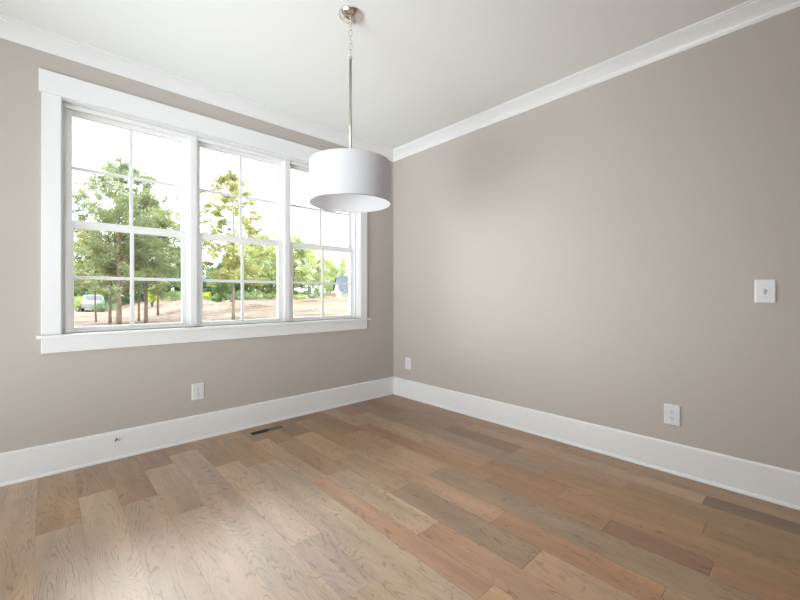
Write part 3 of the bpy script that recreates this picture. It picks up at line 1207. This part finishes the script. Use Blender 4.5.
# trees of the wood behind, copied from a few builds
protos = {
    'mid': broadleaf('broadleaf_tree', 6.2, 0.11, 0.10, 2.5, 90, 'leaf_a', 1, 90, 0.26, 0.70),
    'pale': broadleaf('broadleaf_tree', 8.6, 0.09, 0.08, 2.3, 90, 'leaf_b', 2, 80, 0.25, 0.68),
    'blue': broadleaf('broadleaf_tree', 5.4, 0.10, 0.05, 2.3, 80, 'leaf_c', 4, 90, 0.26, 0.66),
    'thin': broadleaf('broadleaf_tree', 9.2, 0.08, 0.22, 2.0, 50, 'leaf_b', 8, 60, 0.23, 0.58),
}
used = {}
words_ = {'mid': 'mid-green leafy tree', 'pale': 'pale spring-green leafy tree', 'blue': 'dark blue-green leafy tree', 'thin': 'thin airy young tree'}


def wood(px, Y, kind, s, where, rz=0.0):
    proto = protos[kind]
    if kind in used:
        o = copy_tree(proto)
    else:
        used[kind] = True
        o = proto
    X = col_at(px, Y)
    o.location = (X, Y, ground_z(X, Y))
    o.scale = (s, s, s)
    o.rotation_euler = (0, 0, rz)
    tag(o, words_[kind] + ' ' + where, 'tree', 'leafy trees at the edge of the wood')


rows = [
    (68, 62, 'mid', 1.0, 'far behind the grass at the left edge of the left window'),
    (82, 66, 'blue', 1.1, 'far behind the white parked vehicle'),
    (98, 60, 'blue', 1.05, 'behind the leftmost thin pine trunk'),
    (112, 54, 'mid', 1.0, 'behind the slender pine beside the thickest trunk'),
    (126, 50, 'blue', 0.95, 'behind the centre bar of the left window'),
    (137, 46, 'blue', 0.80, 'behind the dark thin pine trunk'),
    (150, 50, 'mid', 0.70, 'behind the bushy round pine'),
    (160, 52, 'mid', 0.75, 'behind the slim lone pine'),
    (168, 46, 'blue', 0.62, 'low, at the right of the slim lone pine'),
    (176, 50, 'pale', 0.60, 'low, in the right pane of the left window'),
    (187, 48, 'mid', 0.68, 'hidden partly by the right frame of the left window'),
    (204, 66, 'mid', 0.85, 'behind the pale blue house'),
    (226, 40, 'blue', 0.72, 'right behind the airy pine of the middle window'),
    (216, 44, 'blue', 0.66, 'beside the pale blue house'),
    (236, 44, 'mid', 0.85, 'close behind the airy pine, to its right'),
    (243, 40, 'thin', 0.92, 'right of the centre bar of the middle window'),
    (250, 46, 'pale', 0.90, 'in the right panes of the middle window, leftmost there'),
    (257, 42, 'thin', 0.85, 'in the middle of the right panes of the middle window'),
    (263, 48, 'pale', 0.98, 'taller one in the right panes of the middle window'),
    (271, 43, 'thin', 0.95, 'near the right frame of the middle window'),
    (278, 48, 'pale', 0.95, 'against the right frame of the middle window'),
    (246, 52, 'blue', 0.62, 'low, deep behind the right panes of the middle window'),
    (268, 52, 'blue', 0.62, 'low, deep near the right frame of the middle window'),
    (293, 46, 'pale', 0.98, 'at the left edge of the right window'),
    (302, 44, 'thin', 1.02, 'with dark trunk in the left panes of the right window'),
    (309, 50, 'pale', 1.00, 'in the left panes of the right window'),
    (318, 48, 'thin', 0.95, 'just left of the centre bar of the right window'),
    (327, 98, 'pale', 1.25, 'far behind the lumber stack'),
    (337, 110, 'mid', 1.45, 'beyond the slate roofed house'),
    (346, 100, 'pale', 1.35, 'beyond the right end of the slate roofed house'),
    (330, 90, 'pale', 1.10, 'left of the slate roofed house'),
]
for i, (px, Y, kd, s, where) in enumerate(rows):
    wood(px, Y, kd, s, where, i * 1.7)

# cedar and bushes
ce = broadleaf('cedar_tree', 3.6, 0.06, 0.05, 0.95, 46, 'cedar', 12, 60, 0.15, 0.34, conical=True)
X = col_at(221, 30)
ce.location = (X, 30, ground_z(X, 30))
ce.scale = (0.95, 0.95, 0.95)
tag(ce, 'dark pointed cedar beside the airy pine of the middle window', 'tree')


def bush(px, Y, h, r_, mat, label, seed, n=16):
    rs = np.random.RandomState(seed)
    root = empty('bush')
    bm = new_bm()
    cents, crad = [], []
    for k in range(n):
        az, q = rs.uniform(0, 2 * PI), r_ * rs.uniform(0, 1) ** 0.6
        c = np.array([q * math.cos(az), q * math.sin(az), h * rs.uniform(0.25, 0.95) * (1 - 0.35 * q / r_)])
        cents.append(c)
        crad.append(min(h, r_) * 0.42)
        tube(bm, [(0.03 * math.cos(az), 0.03 * math.sin(az), -0.1), (c[0] * 0.6, c[1] * 0.6, c[2] * 0.6), tuple(c)], [0.02, 0.013, 0.006], 4)
    obj('stems', bm, M['bark_grey'], root)
    quads_obj('foliage', blades(cents, crad, 50, 0.13, 0.08, rs, mode='leaf', up=0), M[mat], root)
    X = col_at(px, Y)
    root.location = (X, Y, ground_z(X, Y))
    tag(root, label, 'bush', 'bushes along the edge of the yard')


bush(152, 36, 2.3, 0.5, 'leaf_y', 'bright lime-green bush between the pine trunks of the left window', 31)
bush(209, 36, 0.85, 0.7, 'leaf_y', 'low yellow-green bush in front of the pale blue house', 32)
bush(222, 34, 0.8, 0.9, 'leaf_c', 'low dark bush at the foot of the cedar', 33)
bush(240, 36, 0.9, 1.0, 'leaf_c', 'low dark bush right of the airy pine trunk', 34)
bush(254, 37, 0.9, 1.1, 'leaf_a', 'low green bush under the pale trees of the middle window', 35)
bush(270, 38, 0.8, 1.0, 'leaf_a', 'low green bush near the right frame of the middle window', 36)
bush(296, 40, 1.0, 0.9, 'cedar', 'dark round bush at the left edge of the right window', 37)
bush(304, 41, 1.0, 0.8, 'cedar', 'dark round bush at the foot of the dark-trunked tree', 38)
bush(313, 40, 1.25, 1.0, 'leaf_c', 'green bush left of the centre bar of the right window', 39)
bush(300, 37, 0.55, 1.1, 'leaf_b', 'pale low bush in front of the two dark round bushes', 40)
bush(79, 44, 1.9, 1.0, 'leaf_b', 'pale green bush left of the white parked vehicle', 41)
bush(103, 42, 1.2, 0.9, 'leaf_c', 'dark bush right of the white parked vehicle', 42)
bush(172, 38, 1.0, 1.1, 'leaf_a', 'low green bush on top of the dirt bank in the left window', 43)
bush(182, 40, 0.9, 0.9, 'leaf_c', 'low dark bush at the right end of the dirt bank', 44)

# houses
M['siding_blue'] = mottled('pale_blue_siding', (0.10, 0.145, 0.185), (0.115, 0.16, 0.20), 1, 0.8)
M['slate'] = mottled('slate_roof_shingles', (0.040, 0.052, 0.075), (0.050, 0.063, 0.088), 3, 0.8)
M['siding_white'] = mottled('white_siding', (0.34, 0.35, 0.37), (0.37, 0.38, 0.40), 1, 0.7)
M['house_glass'] = principled('house_window_glass', (0.02, 0.03, 0.04), 0.1)
M['house_trim'] = principled('house_trim', (0.35, 0.36, 0.37), 0.6)


def house(name, loc, rz, wx, dy, eave, ridge, wall_m, roof_m, label, gable=0.5):
    root = empty(name, loc, rz)
    tag(root, label, 'house')
    bm = new_bm()
    a, d = wx / 2, dy / 2
    box(bm, -a, a, -d, d, -0.6, eave)
    # gable triangles (ridge runs along x)
    for sx in (-a, a - 0.02):
        v = [bm.verts.new((sx + e, yy, zz)) for e in (0, 0.02) for yy, zz in ((-d, eave), (d, eave), (0, ridge - 0.1))]
        bm.faces.new((v[0], v[1], v[2]))
        bm.faces.new((v[5], v[4], v[3]))
        for i0, i1 in ((0, 1), (1, 2), (2, 0)):
            bm.faces.new((v[i0], v[i0 + 3], v[i1 + 3], v[i1]))
    obj('walls', bm, wall_m, root)
    bm = new_bm()
    o_ = 0.4
    sl = (ridge - eave) / d
    for s in (-1, 1):
        v = []
        for t_ in (0, 0.15):
            for xx in (-a - o_, a + o_):
                v.append(bm.verts.new((xx, s * (d + o_), eave - sl * o_ + t_)))
                v.append(bm.verts.new((xx, 0, ridge + t_)))
        bm.faces.new((v[0], v[1], v[3], v[2]))
        bm.faces.new((v[4], v[6], v[7], v[5]))
        for i0, i1 in ((0, 1), (1, 3), (3, 2), (2, 0)):
            bm.faces.new((v[i0], v[i1], v[i1 + 4], v[i0 + 4]))
    obj('roof', bm, roof_m, root)
    for xx in (-a * 0.55, 0, a * 0.55):
        bm = new_bm()
        frame_rect(bm, xx - 0.5, xx + 0.5, eave - 1.9, eave - 0.6, -d - 0.05, -d + 0.02, 0.08, 0.08, 0.08, 0.08)
        f = obj('house_window', bm, M['house_trim'], root)
        bm = new_bm()
        box(bm, xx - 0.42, xx + 0.42, -d - 0.02, -d - 0.005, eave - 1.82, eave - 0.68)
        obj('pane', bm, M['house_glass'], f)
    bm = new_bm()
    frame_rect(bm, -0.5, 0.5, eave - 1.9, eave - 0.6, 0, 0.07, 0.08, 0.08, 0.08, 0.08)
    for v_ in bm.verts:
        v_.co.x, v_.co.y = -a - 0.05 + v_.co.y, v_.co.x
    f = obj('house_window', bm, M['house_trim'], root)
    bm = new_bm()
    box(bm, -a - 0.02, -a - 0.005, -0.42, 0.42, eave - 1.82, eave - 0.68)
    obj('pane', bm, M['house_glass'], f)
    return root


X = col_at(203, 52)
house('house', (X, 52, ground_z(X, 52)), 0.5, 4.6, 4.6, 1.7, 2.9, M['siding_blue'], M['siding_blue'], 'small pale blue house behind the trees at the left of the middle window')
X = col_at(353.5, 78)
house('house', (X, 78, ground_z(X, 78) - 0.6), -0.42, 8.5, 10.0, 2.0, 5.4, M['siding_white'], M['slate'], 'white house with dark slate-blue roof beyond the yard in the right window')

X = col_at(345, 64)
house('shed', (X, 64, ground_z(X, 64) - 0.2), 1.0, 1.5, 1.3, 0.9, 1.5, M['siding_white'], M['siding_white'], 'small white gabled shed in front of the slate roofed house')

# lumber stack
M['lumber'] = mottled('pale_lumber', (0.21, 0.175, 0.105), (0.25, 0.21, 0.13), 5, 0.8)
X = col_at(329, 44)
ls = empty('lumber_stack', (X, 44, ground_z(X, 44)), -0.55)
tag(ls, 'bundled pale lumber stack lying on the dirt in the right window', 'lumber stack')
bm = new_bm()
for i in range(5):
    for j in range(6):
        box(bm, -1.0, 1.0, -0.45 + j * 0.15, -0.45 + j * 0.15 + 0.14, 0.12 + i * 0.12, 0.12 + i * 0.12 + 0.11)
obj('boards', bm, M['lumber'], ls)
for xx in (-0.7, 0.7):
    bm = new_bm()
    box(bm, xx - 0.05, xx + 0.05, -0.45, 0.45, -0.10, 0.119)
    obj('bearer', bm, M['bark_grey'], ls)

# parked white vehicle
M['car'] = mottled('white_car_paint', (0.30, 0.32, 0.36), (0.33, 0.35, 0.39), 2, 0.3)
M['tyre'] = principled('tyre_rubber', (0.02, 0.02, 0.02), 0.8)


def car(loc, rz, label):
    root = empty('parked_car', loc, rz)
    tag(root, label, 'car')
    body = [(-2.2, 0.35), (-2.25, 0.75), (-2.15, 0.98), (-1.0, 1.05), (-0.35, 1.55), (1.7, 1.60), (2.15, 1.05), (2.25, 0.75), (2.2, 0.35)]
    bm = new_bm()
    A = [bm.verts.new((x_, -0.88 + (0.12 if z_ > 1.2 else 0), z_)) for x_, z_ in body]
    B = [bm.verts.new((x_, 0.88 - (0.12 if z_ > 1.2 else 0), z_)) for x_, z_ in body]
    n = len(body)
    for k in range(n):
        bm.faces.new((A[k], A[(k + 1) % n], B[(k + 1) % n], B[k]))
    bm.faces.new(A)
    bm.faces.new(B[::-1])
    obj('body', bm, M['car'], root, 0.05)
    for s in (-1, 1):
        bm = new_bm()
        for xs_ in (((-0.80, 1.08), (0.35, 1.10), (0.35, 1.48), (-0.30, 1.46)), ((0.48, 1.10), (1.80, 1.12), (1.55, 1.50), (0.48, 1.48))):
            v = [bm.verts.new((x_, s * (0.895 - (z_ - 1.05) * 0.24), z_)) for x_, z_ in xs_] + [bm.verts.new((x_, s * (0.86 - (z_ - 1.05) * 0.24), z_)) for x_, z_ in xs_]
            for f in ((0, 1, 2, 3), (7, 6, 5, 4), (0, 4, 5, 1), (1, 5, 6, 2), (2, 6, 7, 3), (3, 7, 4, 0)):
                bm.faces.new([v[i] for i in f])
        obj('side_windows', bm, M['house_glass'], root)
    for xs_ in (((-0.97, 1.09), (-0.40, 1.52)), ((2.12, 1.12), (1.76, 1.55))):
        bm = new_bm()
        (xa, za), (xb, zb_) = xs_
        sg = -1 if xa < 0 else 1
        v = [bm.verts.new(p) for p in ((xa + 0.03 * sg, -0.78, za), (xa + 0.03 * sg, 0.78, za), (xb + 0.03 * sg, 0.66, zb_), (xb + 0.03 * sg, -0.66, zb_),
                                        (xa - 0.02 * sg, -0.78, za), (xa - 0.02 * sg, 0.78, za), (xb - 0.02 * sg, 0.66, zb_), (xb - 0.02 * sg, -0.66, zb_))]
        for f in ((0, 1, 2, 3), (7, 6, 5, 4), (0, 4, 5, 1), (1, 5, 6, 2), (2, 6, 7, 3), (3, 7, 4, 0)):
            bm.faces.new([v[i] for i in f])
        obj('windscreen', bm, M['house_glass'], root)
    for xx in (-1.4, 1.4):
        for s in (-1, 1):
            bm = new_bm()
            lathe(bm, [(0, -0.11), (0.30, -0.11), (0.33, -0.08), (0.33, 0.08), (0.30, 0.11), (0, 0.11)], 20, center=(xx, s * 0.80, 0.33), axis='y')
            obj('wheel', bm, M['tyre'], root)
    return root


X = col_at(93, 46)
car((X, 46, ground_z(X, 46) - 0.02), PI / 2 - 0.07, 'white parked car on the grass behind the leftmost pine trunk')
